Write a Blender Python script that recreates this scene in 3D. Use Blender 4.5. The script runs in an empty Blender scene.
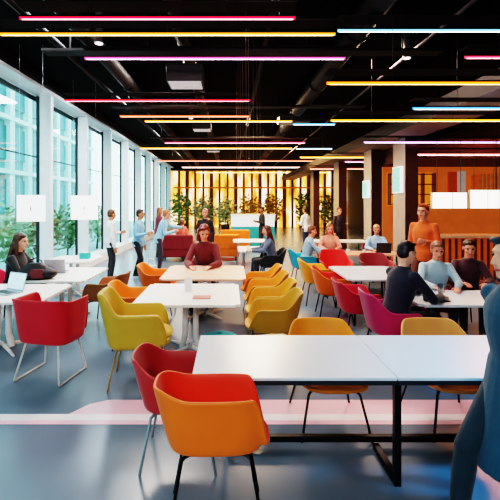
import bpy, bmesh, math, random
from mathutils import Vector as V, Matrix as MX
random.seed(7)
PI = math.pi
scn = bpy.context.scene
COL = scn.collection

# ------------------------------------------------------------------ materials
def lin(h):
    if not isinstance(h, str):
        return tuple(h)[:3]
    h = h.lstrip('#')
    out = []
    for i in (0, 2, 4):
        c = int(h[i:i+2], 16)/255
        out.append(c/12.92 if c <= .04045 else ((c+.055)/1.055)**2.4)
    return tuple(out)

MATS = {}
def mat(name, col, rough=.5, metal=0., var=.12, scale=8., bump=0., bscale=None, spec=.5, emit=None, es=0., sheen=0., coat=0.):
    if name in MATS:
        return MATS[name]
    m = bpy.data.materials.new(name); m.use_nodes = True
    nt = m.node_tree; b = nt.nodes['Principled BSDF']
    tc = nt.nodes.new('ShaderNodeTexCoord')
    no = nt.nodes.new('ShaderNodeTexNoise'); no.inputs['Scale'].default_value = scale; no.inputs['Detail'].default_value = 3
    nt.links.new(tc.outputs['Object'], no.inputs['Vector'])
    cr = nt.nodes.new('ShaderNodeValToRGB')
    c = lin(col)
    cr.color_ramp.elements[0].position = .3; cr.color_ramp.elements[1].position = .7
    cr.color_ramp.elements[0].color = tuple(x*(1-var) for x in c)+(1,)
    cr.color_ramp.elements[1].color = tuple(min(1, x*(1+var)) for x in c)+(1,)
    nt.links.new(no.outputs['Fac'], cr.inputs['Fac'])
    nt.links.new(cr.outputs['Color'], b.inputs['Base Color'])
    b.inputs['Roughness'].default_value = rough
    b.inputs['Metallic'].default_value = metal
    b.inputs['Specular IOR Level'].default_value = spec
    if sheen: b.inputs['Sheen Weight'].default_value = sheen
    if coat: b.inputs['Coat Weight'].default_value = coat
    if emit is not None:
        b.inputs['Emission Color'].default_value = lin(emit)+(1,)
        b.inputs['Emission Strength'].default_value = es
    if bump:
        n2 = nt.nodes.new('ShaderNodeTexNoise'); n2.inputs['Scale'].default_value = bscale or scale*6
        nt.links.new(tc.outputs['Object'], n2.inputs['Vector'])
        bp = nt.nodes.new('ShaderNodeBump'); bp.inputs['Strength'].default_value = bump; bp.inputs['Distance'].default_value = .01
        nt.links.new(n2.outputs['Fac'], bp.inputs['Height'])
        nt.links.new(bp.outputs['Normal'], b.inputs['Normal'])
    MATS[name] = m
    return m

def glow(name, col, s):
    if name in MATS: return MATS[name]
    m = bpy.data.materials.new(name); m.use_nodes = True
    nt = m.node_tree; nt.nodes.clear()
    o = nt.nodes.new('ShaderNodeOutputMaterial'); e = nt.nodes.new('ShaderNodeEmission')
    e.inputs['Color'].default_value = lin(col)+(1,); e.inputs['Strength'].default_value = s
    nt.links.new(e.outputs[0], o.inputs['Surface'])
    MATS[name] = m
    return m

def glass_mat(name, tint='#eafaf8', gloss=.08):
    if name in MATS: return MATS[name]
    m = bpy.data.materials.new(name); m.use_nodes = True
    nt = m.node_tree; nt.nodes.clear()
    o = nt.nodes.new('ShaderNodeOutputMaterial'); t = nt.nodes.new('ShaderNodeBsdfTransparent')
    g = nt.nodes.new('ShaderNodeBsdfGlossy'); mx = nt.nodes.new('ShaderNodeMixShader')
    t.inputs['Color'].default_value = lin(tint)+(1,); g.inputs['Roughness'].default_value = .03
    mx.inputs[0].default_value = gloss
    nt.links.new(t.outputs[0], mx.inputs[1]); nt.links.new(g.outputs[0], mx.inputs[2]); nt.links.new(mx.outputs[0], o.inputs['Surface'])
    MATS[name] = m
    return m

# ------------------------------------------------------------------ mesh helpers
def box(bm, c, d, rot=None):
    r = bmesh.ops.create_cube(bm, size=1)
    M = MX.Translation(V(c)) @ (rot.to_4x4() if rot else MX()) @ MX.Diagonal((d[0], d[1], d[2], 1))
    bmesh.ops.transform(bm, matrix=M, verts=r['verts'])
    return r['verts']

def basis(d):
    d = V(d).normalized()
    a = V((0, 0, 1)) if abs(d.z) < .9 else V((1, 0, 0))
    x = a.cross(d).normalized(); y = d.cross(x)
    return x, y, d

def rings(bm, rr, close=True):
    """rr: list of lists of points (same length) -> skinned tube, poles closed"""
    vs = [[bm.verts.new(p) for p in r] for r in rr]
    n = len(vs[0])
    for a, b in zip(vs, vs[1:]):
        for i in range(n):
            bm.faces.new((a[i], a[(i+1) % n], b[(i+1) % n], b[i]))
    if close:
        bm.faces.new(list(reversed(vs[0]))); bm.faces.new(vs[-1])
    return vs

def tube(bm, pts, r, n=10, r1=None):
    pts = [V(p) for p in pts]; out = []
    L = len(pts)
    for i, p in enumerate(pts):
        if i == 0: d = pts[1]-p
        elif i == L-1: d = p-pts[-2]
        else: d = (p-pts[i-1]).normalized()+(pts[i+1]-p).normalized()
        if i == 0: x, y, d = basis(d)
        else:
            d.normalize(); x = (x-d*x.dot(d)).normalized(); y = d.cross(x)
        q = r if r1 is None else r+(r1-r)*i/(L-1)
        out.append([p+x*q*math.cos(2*PI*k/n)+y*q*math.sin(2*PI*k/n) for k in range(n)])
    rings(bm, out)

def cap(bm, p0, p1, r0, r1, n=12):
    p0 = V(p0); p1 = V(p1)
    x, y, d = basis(p1-p0 if (p1-p0).length > 1e-6 else V((0, 0, 1)))
    out = []
    for a in (-80, -50, -20):
        s, c = math.sin(math.radians(a)), math.cos(math.radians(a))
        out.append((p0+d*r0*s, r0*c))
    for a in (20, 50, 80):
        s, c = math.sin(math.radians(a)), math.cos(math.radians(a))
        out.append((p1+d*r1*s, r1*c))
    rings(bm, [[p+x*q*math.cos(2*PI*k/n)+y*q*math.sin(2*PI*k/n) for k in range(n)] for p, q in out])

def ell(bm, c, r, rot=None, u=16, v=10):
    q = bmesh.ops.create_uvsphere(bm, u_segments=u, v_segments=v, radius=1)
    M = MX.Translation(V(c)) @ (rot.to_4x4() if rot else MX()) @ MX.Diagonal((r[0], r[1], r[2], 1))
    bmesh.ops.transform(bm, matrix=M, verts=q['verts'])
    return q['verts']

def loft(bm, secs, n=20):
    """secs: (centre, side vec*rx, fwd vec*ry)"""
    rings(bm, [[V(c)+a*math.cos(2*PI*k/n)+b*math.sin(2*PI*k/n) for k in range(n)] for c, a, b in secs])

def lathe(bm, prof, c=(0, 0, 0), n=24):
    rings(bm, [[V((c[0]+r*math.cos(2*PI*k/n), c[1]+r*math.sin(2*PI*k/n), c[2]+z)) for k in range(n)] for r, z in prof])

def obj(name, bm, m=None, parent=None, smooth=False, bevel=0., kind=None, angle=40):
    bmesh.ops.recalc_face_normals(bm, faces=bm.faces)
    me = bpy.data.meshes.new(name); bm.to_mesh(me); bm.free()
    if m is not None:
        for q in (m if isinstance(m, (list, tuple)) else [m]): me.materials.append(q)
    o = bpy.data.objects.new(name, me); COL.objects.link(o)
    if parent is not None: o.parent = parent
    if smooth:
        for p in me.polygons: p.use_smooth = True
        me.set_sharp_from_angle(angle=math.radians(angle))
    if bevel:
        b = o.modifiers.new('bevel', 'BEVEL'); b.width = bevel; b.segments = 2; b.limit_method = 'ANGLE'
    if kind: o['kind'] = kind
    return o

def thing(name, label, cat, loc=(0, 0, 0), rotz=0., group=None, scale=1.):
    o = bpy.data.objects.new(name, None); COL.objects.link(o)
    o.empty_display_size = .1
    o.location = loc; o.rotation_euler = (0, 0, rotz); o.scale = (scale,)*3
    o['label'] = label; o['category'] = cat
    if group: o['group'] = group
    return o

def tag(o, label, cat, group=None):
    o['label'] = label; o['category'] = cat
    if group: o['group'] = group
    return o

def BM(): return bmesh.new()
def bx(name, c, d, m, parent=None, bevel=0., kind=None):
    b = BM(); box(b, c, d); return obj(name, b, m, parent, bevel=bevel, kind=kind)

# ------------------------------------------------------------------ constants of the place
H = 1.93          # eye height
XW = -4.2         # window wall
YF, YB = -4.6, 30.0
XR = 9.0
ZC = 4.75

# ------------------------------------------------------------------ shell
def floor_material():
    m = bpy.data.materials.new('polished_resin_floor'); m.use_nodes = True
    nt = m.node_tree; b = nt.nodes['Principled BSDF']
    tc = nt.nodes.new('ShaderNodeTexCoord')
    no = nt.nodes.new('ShaderNodeTexNoise'); no.inputs['Scale'].default_value = .9; no.inputs['Detail'].default_value = 5
    nt.links.new(tc.outputs['Object'], no.inputs['Vector'])
    cr = nt.nodes.new('ShaderNodeValToRGB')
    cr.color_ramp.elements[0].position = .3; cr.color_ramp.elements[1].position = .75
    cr.color_ramp.elements[0].color = lin('#66798a')+(1,); cr.color_ramp.elements[1].color = lin('#6d8090')+(1,)
    nt.links.new(no.outputs['Fac'], cr.inputs['Fac']); nt.links.new(cr.outputs['Color'], b.inputs['Base Color'])
    n2 = nt.nodes.new('ShaderNodeTexNoise'); n2.inputs['Scale'].default_value = 3
    nt.links.new(tc.outputs['Object'], n2.inputs['Vector'])
    mr = nt.nodes.new('ShaderNodeMapRange'); mr.inputs['To Min'].default_value = .24; mr.inputs['To Max'].default_value = .27
    nt.links.new(n2.outputs['Fac'], mr.inputs['Value']); nt.links.new(mr.outputs['Result'], b.inputs['Roughness'])
    b.inputs['Specular IOR Level'].default_value = .6
    return m

bx('floor', ((XW-.4+XR)/2, (YF+YB)/2, -.1), (XR-XW+.4, YB-YF, .2), floor_material(), kind='structure')
stripe_m = mat('pink_floor_band', '#ffc6d2', .3, var=.04, scale=2)  # pink band with a paler core, thin flat meshes laid over the floor
stripe_w = mat('pale_floor_band', '#fff2f4', .3, var=.03, scale=2)
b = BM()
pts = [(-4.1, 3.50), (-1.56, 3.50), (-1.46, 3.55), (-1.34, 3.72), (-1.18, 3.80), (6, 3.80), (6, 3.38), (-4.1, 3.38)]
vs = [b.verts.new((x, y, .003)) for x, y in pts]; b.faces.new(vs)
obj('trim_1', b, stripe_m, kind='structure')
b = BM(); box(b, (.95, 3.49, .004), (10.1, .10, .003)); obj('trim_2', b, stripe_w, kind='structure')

ceil_m = mat('black_ceiling_paint', '#050405', .8, var=.3, scale=1.5, spec=.08)
bx('ceiling', ((XW-.5+XR)/2, (YF+YB)/2, ZC+.1), (XR-XW+.6, YB-YF+.4, .2), ceil_m, kind='structure')
wall_m = mat('dark_brown_plaster', '#3a2a24', .7, bump=.1)
bx('wall_right', (XR+.1, (YF+YB)/2, ZC/2), (.2, YB-YF, ZC), wall_m, kind='structure')
bx('wall_front', (2.2, YF-.1, ZC/2), (XR-XW+.6, .2, ZC), mat('pale_grey_plaster', '#b9bcc0', .8, bump=.1), kind='structure')

def gold_wall():
    m = bpy.data.materials.new('backlit_gold_panel'); m.use_nodes = True
    nt = m.node_tree; b = nt.nodes['Principled BSDF']
    tc = nt.nodes.new('ShaderNodeTexCoord')
    mp = nt.nodes.new('ShaderNodeMapping'); mp.inputs['Scale'].default_value = (1.6, 1, .5)
    nt.links.new(tc.outputs['Object'], mp.inputs['Vector'])
    no = nt.nodes.new('ShaderNodeTexNoise'); no.inputs['Scale'].default_value = 1.1; no.inputs['Detail'].default_value = 4
    nt.links.new(mp.outputs[0], no.inputs['Vector'])
    cr = nt.nodes.new('ShaderNodeValToRGB'); e = cr.color_ramp.elements
    e[0].position = .34; e[0].color = lin('#8a4a18')+(1,)
    e[1].position = .66; e[1].color = lin('#ffeccc')+(1,)
    k = e.new(.5); k.color = lin('#e89a3c')+(1,)
    nt.links.new(no.outputs['Fac'], cr.inputs['Fac'])
    nt.links.new(cr.outputs['Color'], b.inputs['Base Color']); nt.links.new(cr.outputs['Color'], b.inputs['Emission Color'])
    b.inputs['Emission Strength'].default_value = 2.0; b.inputs['Roughness'].default_value = .4
    return m
bx('wall_back', (2.2, YB+.1, ZC/2), (XR-XW+.6, .2, ZC), gold_wall(), kind='structure')
fin_m = mat('dark_bronze_fin', '#5a3218', .5, emit='#7a3c14', es=.12)  # slight self-glow added to soften the fins
k = 1
x = -3.9
while x < 8.8:
    k += 1
    bx('trim_%d' % (k+1), (x, YB-.12, ZC/2), (.17 if k % 3 else .27, .22, ZC), fin_m, kind='structure')
    x += .62
bx('trim_30', (2.2, YB-.25, 3.02), (13, .12, .12), mat('amber_rail', '#a05a1c', .4, emit='#c06a1c', es=.3), kind='structure')
bx('trim_31', (2.2, YB-.6, 4.5), (13.2, 1.0, .45), mat('dark_bulkhead', '#2b1c18', .6), kind='structure')

# ------------------------------------------------------------------ window wall
alu = mat('pale_grey_aluminium', '#e2e8ec', .35, 0, var=.03)
alu_d = mat('dark_window_gasket', '#1c2a30', .5)
pane_m = glass_mat('clear_window_glass')
bay = 2.3
y = 9.2-6*bay
i = 0
while y < YB-.3:
    i += 1
    y1 = min(y+bay, YB-.05)
    w = thing('window_%d' % i, '', '', (XW, 0, 0)); del w['label']; del w['category']; w['kind'] = 'structure'
    bx('window_column', (-.13, y, 2.225), (.27, .13, 4.45), alu, w, bevel=.01)
    b = BM(); box(b, (-.30, y, 2.2), (.06, .17, 4.4)); obj('window_gasket', b, alu_d, w)
    b = BM(); box(b, (.02, (y+y1)/2, 4.47), (.05, y1-y, .07)); box(b, (-.22, (y+y1)/2, 4.47), (.42, y1-y, .05)); obj('window_head', b, alu, w)
    b = BM(); box(b, (-.2, (y+y1)/2, .13), (.5, y1-y, .26)); obj('window_sill', b, alu, w)
    b = BM(); box(b, (-.42, (y+y1)/2, 4.37), (.05, y1-y, .10)); box(b, (-.42, y+.30*(y1-y), 2.2), (.05, .06, 4.4))
    box(b, (-.42, (y+y1)/2, 3.0), (.03, y1-y, .025)); obj('window_mullion', b, alu_d, w)
    b = BM(); box(b, (-.40, (y+y1)/2, 2.3), (.012, y1-y-.1, 4.1)); obj('window_pane', b, pane_m, w)
    y += bay
bx('wall_left', (XW-.2, (YF+YB)/2, 4.63), (.5, YB-YF, .24), mat('black_fascia', '#131215', .6), kind='structure')

# ------------------------------------------------------------------ outside
bx('ground', (-17, 12, -.2), (25, 60, .2), mat('pale_paving', '#aebbb8', .8, scale=2), kind='structure')
bw = thing('office_building', 'pale teal glass office block seen through the windows across the street', 'building', (-13.5, 0, 0))
b = BM(); box(b, (-2, 13, 7), (4, 50, 14)); obj('wall', b, mat('pale_teal_cladding', '#6a9698', .5, var=.15, scale=.6, emit='#8fc0c2', es=.12), bw)  # facade materials glow on their own to look bright with daylight
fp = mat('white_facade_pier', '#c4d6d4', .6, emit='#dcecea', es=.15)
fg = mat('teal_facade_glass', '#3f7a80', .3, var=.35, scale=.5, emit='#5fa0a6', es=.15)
for q in range(22):
    yy = -10+q*2.1
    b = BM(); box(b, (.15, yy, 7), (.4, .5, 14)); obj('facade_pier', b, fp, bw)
for q in range(4):
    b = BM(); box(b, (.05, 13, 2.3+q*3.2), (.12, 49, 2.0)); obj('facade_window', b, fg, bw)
for q in range(3):
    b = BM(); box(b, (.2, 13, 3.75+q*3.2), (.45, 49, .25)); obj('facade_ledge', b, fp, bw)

def leaves(bm, c, R, n, s, squash=1.):
    for _ in range(n):
        d = V((random.gauss(0, 1), random.gauss(0, 1), random.gauss(0, 1))).normalized()*(random.random()**.4)
        p = V(c)+V((d.x*R[0], d.y*R[1], d.z*R[2]))
        a = V((random.gauss(0, 1), random.gauss(0, 1), random.gauss(0, .7))).normalized()
        w = a.orthogonal().normalized()
        L = s*random.uniform(.6, 1.2)
        q = [p-w*L*.02, p+a*L*.5-w*L*.24, p+a*L, p+a*L*.5+w*L*.24]
        bm.faces.new([bm.verts.new(z) for z in q])

leaf_ms = [mat('leaf_dark_green', '#6c8a52', .5, var=.4, scale=3), mat('leaf_sage', '#a3b88e', .5, var=.4, scale=3), mat('leaf_autumn', '#9a7a5a', .5, var=.4, scale=3)]
bark = mat('brown_bark', '#4d3a2c', .8)
shr = [(-5.6, 9.9, .95, 1, 'sage green shrub outside the window behind the second hanging white sign'),
       (-5.9, 8.1, .75, 0, 'dark green shrub outside behind the seated woman in black'),
       (-5.7, 11.6, .9, 2, 'reddish brown shrub outside between the window columns'),
       (-5.8, 13.9, .9, 0, 'dark shrub outside behind the standing man in white'),
       (-5.8, 17, 1.0, 1, 'pale shrub outside the far windows'),
       (-5.9, 6.3, .7, 1, 'low pale shrub outside at the left edge of the picture')]
for (x, y, r, mi, lb) in shr:
    t = thing('shrub', lb, 'shrub', (x, y, -.1), group='shrubs outside the windows')
    b = BM(); leaves(b, (0, 0, .85*r+.35), (.55*r, .8*r, .85*r), 420, .22); obj('foliage', b, leaf_ms[mi], t)
    b = BM(); tube(b, [(0, 0, 0), (.03, 0, .5), (0, .05, 1.1*r)], .04, 8, .015); obj('stem', b, bark, t, smooth=True)

# ------------------------------------------------------------------ concrete beam and columns on the right
b = BM(); box(b, (4.42, 12.7, 3.75), (.92, 34.4, .3))
o = obj('trim_40', b, [mat('dim_beam_side', '#141012', .7), mat('warm_grey_beam', '#7a6254', .6, var=.1, scale=2)], kind='structure')  # dim sides of the beam painted near black, underside paler
for p in o.data.polygons:
    if p.normal.z < -.5: p.material_index = 1
lightface = mat('column_lit_face', '#a89488', .6, var=.06, scale=3)  # window-lit and shaded column sides painted as two separate tones
darkface = mat('column_shaded_face', '#3d1d18', .5, var=.15)
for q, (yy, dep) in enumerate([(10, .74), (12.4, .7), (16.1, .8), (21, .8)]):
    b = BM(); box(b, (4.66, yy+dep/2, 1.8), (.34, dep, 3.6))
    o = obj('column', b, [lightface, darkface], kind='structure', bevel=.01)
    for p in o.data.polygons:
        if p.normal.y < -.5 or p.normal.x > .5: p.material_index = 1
for yy, z0, z1, dep, lb in [(10.1, 2.17, 2.86, .5, 'teal lit poster box on the nearest column'), (12.5, 2.06, 2.62, .5, 'small teal lit poster box on the second column')]:
    t = thing('poster_box', lb, 'poster box', (4.49, yy+dep/2, (z0+z1)/2))
    b = BM(); box(b, (-.04, 0, 0), (.08, dep, z1-z0)); obj('case', b, mat('white_sign_case', '#eef6f4', .4, emit='#e8fffb', es=.8), t, bevel=.008)
    b = BM(); box(b, (-.084, 0, 0), (.006, dep-.05, z1-z0-.05)); obj('poster', b, mat('teal_poster', '#6fbfb4', .4, var=.4, scale=9, emit='#7fd0c4', es=.55), t)

# ------------------------------------------------------------------ ceiling services
K = 390*(4.15-H)
refl = mat('dark_housing_halo_plate', '#1a1717', .8, spec=.1)
hous = mat('black_light_housing', '#141414', .35)
lights = [  # image row, x from, x to (metres), colour of glow, core, height, label
 (19, 20, 295, '#ff1838', '#ffb0c0', 'long crimson pink ceiling light strip nearest the camera at top left'),
 (35, 0, 335, '#ff8a1e', '#ffe0a0', 'long amber ceiling light strip just behind the first crimson one'),
 (31.5, 338, 560, '#5fb8e8', '#eefaff', 'icy white ceiling light strip at the top right'),
 (59, 85, 345, '#e0409a', '#ffd0ee', 'magenta ceiling light strip above the white projector'),
 (58, 465, 600, '#ff3050', '#ffb0b8', 'short red ceiling light strip at the right edge'),
 (84, 327, 590, '#ff7a10', '#ffd080', 'orange ceiling light strip over the right aisle'),
 (101, 65, 250, '#ff2038', '#ff9aa0', 'red ceiling light strip beginning close to the window head'),
 (109, 413, 590, '#3a8cf0', '#d8ecff', 'blue ceiling light strip over the bar side'),
 (116.5, 120, 250, '#e05030', '#ff9a78', 'dim rust red ceiling light strip at left above a yellow one'),
 (121.5, 145, 292, '#ff9a20', '#ffe4a8', 'yellow ceiling light strip left of the middle'),
 (121, 331, 575, '#ffa41c', '#ffe09a', 'golden ceiling light strip over the right side'),
 (124.5, 293, 335, '#4a9ae0', '#d0e8ff', 'short blue ceiling light strip in the middle of the ceiling'),
 (142.5, 364, 570, '#b870d8', '#f6e0ff', 'lilac ceiling light strip beside the nearest column'),
 (143, 165, 305, '#f04a70', '#ffc0cc', 'rose ceiling light strip left of the middle'),
 (148.5, 140, 292, '#ff9a2a', '#fff0c0', 'pale amber ceiling light strip with its end near the windows'),
 (149, 296, 332, '#8fc4d8', '#e8f8ff', 'short pale blue ceiling light strip continuing the pale amber one'),
 (155, 418, 560, '#ff8a80', '#ffdcd8', 'salmon ceiling light strip in front of the bar'),
 (157.5, 300, 390, '#ff9a30', '#ffd890', 'thin orange ceiling light strip before the second column'),
 (161, 158, 330, '#f05a40', '#ffb49c', 'coral ceiling light strip over the far tables'),
 (162, 345, 480, '#d870a0', '#ffd0e4', 'pink ceiling light strip over the far right tables'),
 (167.5, 182, 300, '#e8b0a0', '#fff0e8', 'whitish ceiling light strip second from the gold wall'),
 (169, 310, 420, '#ff6a50', '#ffc4b4', 'far coral ceiling light strip right of the middle'),
 (172.5, 196, 330, '#ffb050', '#ffe8b8', 'farthest amber ceiling light strip in front of the gold wall'),
]
for (py, x0, x1, c, core, lb) in lights:
    low = py in (84, 109, 121, 142.5, 157.5, 162, 169); ZL = 3.05 if py == 155 else 3.45 if low else 4.15
    Y = 390*(ZL-H)/(202-py)
    X0 = (x0-230)/390*Y; X1 = min((x1-230)/390*Y, XR-.1)
    X0 = max(X0, XW+.1)
    L = X1-X0
    t = thing('linear_light', lb, 'ceiling light', ((X0+X1)/2, Y, ZL), group='coloured light strips under the ceiling')
    b = BM(); box(b, (0, 0, .035), (L+.02, .03, .02)); box(b, (0, 0, .15), (L+.02, .26, .006))  # upper plate added to catch the strip's colour as a halo
    hs = obj('housing_glow_plate', b, refl, t)
    b = BM(); tube(b, [(-L/2, 0, .01), (L/2, 0, .01)], .013+.0008*Y, 10); df = obj('diffuser', b, glow('halo_'+c, c, 2.6), t)
    b = BM(); box(b, (0, -.004, -.003-.0008*Y), (L-.05, .009+.0006*Y, .004)); obj('tube', b, glow('core_'+core, core, 6.5), df)
    n = max(2, int(L/1.4))
    for q in range(n):
        xx = -L/2+L*(q+.5)/n
        b = BM(); tube(b, [(xx, 0, .03), (xx, 0, ZC-ZL-.01)], .004, 6); obj('hanger', b, hous, t)

duct = mat('charcoal_duct', '#0a090a', .6, spec=.2)
pipe_brown = mat('brown_pipe', '#120d0c', .6, spec=.2)
for (x, z, r, m, lb) in [(-2.75, 4.45, .05, duct, 'thin dark pipe along the ceiling nearest the windows'),
                         (-2.2, 4.5, .14, duct, 'fat round charcoal duct along the ceiling left of the projector'),
                         (-.75, 4.55, .12, duct, 'round charcoal duct along the ceiling right of the projector'),
                         (.6, 4.62, .05, pipe_brown, 'brown sprinkler pipe running along the middle of the ceiling'),
                         (1.9, 4.5, .18, duct, 'wide round duct along the ceiling right of the middle'),
                         (3.05, 4.45, .025, mat('pale_conduit', '#5a5058', .5), 'thin pale conduit running along the ceiling at right'),
                         (6.3, 4.45, .16, duct, 'round duct along the ceiling over the bar')]:
    b = BM(); tube(b, [(x, -4.4, z), (x, 29.3, z)], r, 14)
    for q in range(12):
        tube(b, [(x, -2+q*2.6, z), (x, -1.94+q*2.6, z)], r*1.12, 14)
    tag(obj('ceiling_duct', b, m, smooth=True), lb, 'duct', 'pipes and ducts under the ceiling')
for q, (yy, lb) in enumerate([(6.1, 'nearest dark cross tray under the ceiling'), (9.6, 'second dark cross tray under the ceiling'), (14.2, 'third dark cross tray under the ceiling')]):
    b = BM(); box(b, (.2, yy, 4.26), (6.2, .22, .012)); box(b, (.2, yy-.11, 4.275), (6.2, .01, .04)); box(b, (.2, yy+.11, 4.275), (6.2, .01, .04))
    for xx in (-2.5, -1.3, 1.2, 2.7): box(b, (xx, yy, 4.5), (.02, .02, .48))
    tag(obj('cable_tray', b, pipe_brown), lb, 'cable tray', 'cable trays across the ceiling')

def ceiling_unit(x, y, z, w, d, h, lb, cat, face):
    t = thing('projector' if cat == 'projector' else 'air_unit', lb, cat, (x, y, z))
    b = BM(); box(b, (0, 0, h/2), (w, d, h)); obj('case', b, mat('dark_grey_case', '#2c2a2c', .5), t, bevel=.012)
    b = BM(); box(b, (0, 0, -.006), (w*.9, d*.9, .012)); obj('panel', b, face, t, bevel=.003)
    b = BM(); tube(b, [(0, 0, h), (0, 0, ZC-z)], .025, 10); obj('mount', b, hous, t)
ceiling_unit(-.78, 6.9, 4.0, .62, .5, .3, 'boxy projector with pale underside hanging from the black ceiling', 'projector', mat('pale_panel', '#b5b0b2', .5, emit='#d8d2d4', es=.25))
ceiling_unit(1.95, 11.9, 4.33, .95, .55, .22, 'boxy ceiling air unit over the middle aisle', 'air unit', mat('brownish_panel', '#8a7c76', .5))
ceiling_unit(-.9, 12.6, 4.25, .6, .5, .18, 'small pale ceiling air unit at left beyond the projector', 'air unit', mat('pale_panel2', '#c8c0bc', .5, emit='#e8e0dc', es=.2))
ceiling_unit(-.75, 17.5, 4.2, .6, .5, .18, 'farthest small ceiling air unit at left', 'air unit', mat('pale_panel2', '#c8c0bc'))
for (x, y, lb) in [(-1.95, 5.8, 'small round downlight in the ceiling near the first amber strip'), (-1.1, 11.0, 'small round downlight in the ceiling beyond the red strip'), (2.9, 6.4, 'small round downlight in the ceiling at upper right')]:
    t = thing('downlight', lb, 'downlight', (x, y, 4.3), group='small round downlights')
    b = BM(); lathe(b, [(.05, .45), (.05, .06), (.07, .0), (.07, -.01)]); obj('body', b, mat('grey_downlight', '#6a686a', .4), t, smooth=True)
    b = BM(); lathe(b, [(.055, -.012), (.05, -.018)]); obj('lens', b, glow('downlight_lens', '#fff0f0', 3), t)
wire_m = mat('thin_steel_wire', '#7d6a62', .4, .5)
for q in range(9):
    yy = 5.5+.35*q; xx = .12+.055*q*(1 if q % 2 else -.2)+.1
    b = BM(); tube(b, [(xx, yy, ZC), (xx+.01, yy, 2.5+.08*(q % 3))], .0028, 6)
    ell(b, (xx+.01, yy, 2.5+.08*(q % 3)), (.008, .008, .012))
    tag(obj('hanging_wire', b, wire_m), 'thin wire hanging from the ceiling above the middle aisle', 'wire', 'thin hanging wires in the middle aisle')

# ------------------------------------------------------------------ the bar on the right
wood = mat('orange_brown_wood', '#a85a28', .45, var=.3, scale=5, emit='#b85420', es=.3)  # bar wood glows by itself, standing in for warm light
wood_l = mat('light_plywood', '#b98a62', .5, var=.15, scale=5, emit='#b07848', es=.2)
bx('wall_kitchen', (7.05, 13.1, 1.9), (3.9, .2, 3.8), mat('warm_kitchen_wall', '#a8623c', .6, var=.2, scale=2, emit='#b8602c', es=.42), kind='structure')  # wall emission stands in for the warm glow behind the bar
bx('trim_41', (6.95, 11.7, 3.35), (4.1, 2.6, .5), mat('dark_red_bulkhead', '#4a2420', .6), kind='structure')
t = thing('bar_counter', 'orange wooden serving counter with a pale worktop at the right', 'counter', (7.0, 9.8, 0))
b = BM(); box(b, (0, 0, 1.08), (3.9, .75, .05)); obj('worktop', b, mat('pale_worktop', '#d8b8a0', .3), t, bevel=.008)
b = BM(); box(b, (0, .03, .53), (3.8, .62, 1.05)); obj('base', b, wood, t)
for q in range(24):
    b = BM(); box(b, (-1.8+q*.156, -.3, .53), (.05, .03, 1.0)); obj('slat', b, mat('dark_slat', '#6a3016', .5), t)
for (x, w, z0, z1, yy, lb) in [(5.05, .78, 1.79, 2.14, 9.0, 'white glowing menu board hanging left of the other one over the bar'), (5.86, .66, 1.79, 2.2, 9.0, 'white glowing menu board hanging furthest right over the bar')]:
    t = thing('menu_board', lb, 'menu board', (x, yy, (z0+z1)/2))
    b = BM(); box(b, (0, 0, 0), (w+.03, .07, z1-z0+.03)); fr = obj('frame', b, mat('pale_sign_frame', '#d8c0a0', .4), t)
    b = BM(); box(b, (0, -.038, 0), (w, .006, z1-z0)); obj('screen', b, glow('white_board', '#fff2dc', 2.6), fr)
    b = BM(); box(b, (.06, -.044, 0), (.012, .008, z1-z0)); obj('divider', b, mat('sign_divider', '#a07850', .4), fr)
    for xx in (-w*.35, w*.35):
        b = BM(); tube(b, [(xx, 0, (z1-z0)/2), (xx, 0, ZC-(z0+z1)/2)], .006, 6); obj('hanger', b, hous, t)
t = thing('wall_screen', 'small teal screen at the far right of the bar', 'screen', (6.55, 9.6, 2.02))
b = BM(); box(b, (0, 0, 0), (.4, .06, .26)); obj('frame', b, hous, t, bevel=.006)
b = BM(); box(b, (0, -.034, 0), (.36, .006, .22)); obj('display', b, glow('teal_display', '#4fd0d0', 1.2), t)
b = BM(); tube(b, [(0, 0, .12), (0, 0, ZC-2.02)], .012, 8); obj('hanger', b, hous, t)
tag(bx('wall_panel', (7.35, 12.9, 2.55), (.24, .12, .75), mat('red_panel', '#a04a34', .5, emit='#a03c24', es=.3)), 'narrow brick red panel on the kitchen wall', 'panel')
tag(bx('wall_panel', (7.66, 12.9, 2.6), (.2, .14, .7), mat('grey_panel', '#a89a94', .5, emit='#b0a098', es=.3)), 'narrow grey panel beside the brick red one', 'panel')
t = thing('wall_cabinet', 'slatted orange wooden wall cabinet at the far right above the bar', 'cabinet', (8.45, 12.7, 2.2))
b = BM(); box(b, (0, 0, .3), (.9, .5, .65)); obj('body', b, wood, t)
for q in range(7):
    b = BM(); box(b, (-.39+q*.13, -.26, .3), (.035, .02, .63)); obj('slat', b, wood_l, t)
t = thing('bottle_rack', 'open back bar shelf unit with amber lit panels', 'shelf', (5.95, 12.85, 0))
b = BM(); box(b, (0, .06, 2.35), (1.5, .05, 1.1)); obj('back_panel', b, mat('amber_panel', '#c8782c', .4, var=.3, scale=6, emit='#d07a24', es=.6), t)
for q in range(4):
    b = BM(); box(b, (0, -.06, 1.85+q*.33), (1.5, .22, .03)); obj('shelf', b, fin_m, t)
for q in range(5):
    b = BM(); box(b, (-.73+q*.365, -.06, 2.35), (.035, .22, 1.05)); obj('divider', b, fin_m, t)

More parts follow.
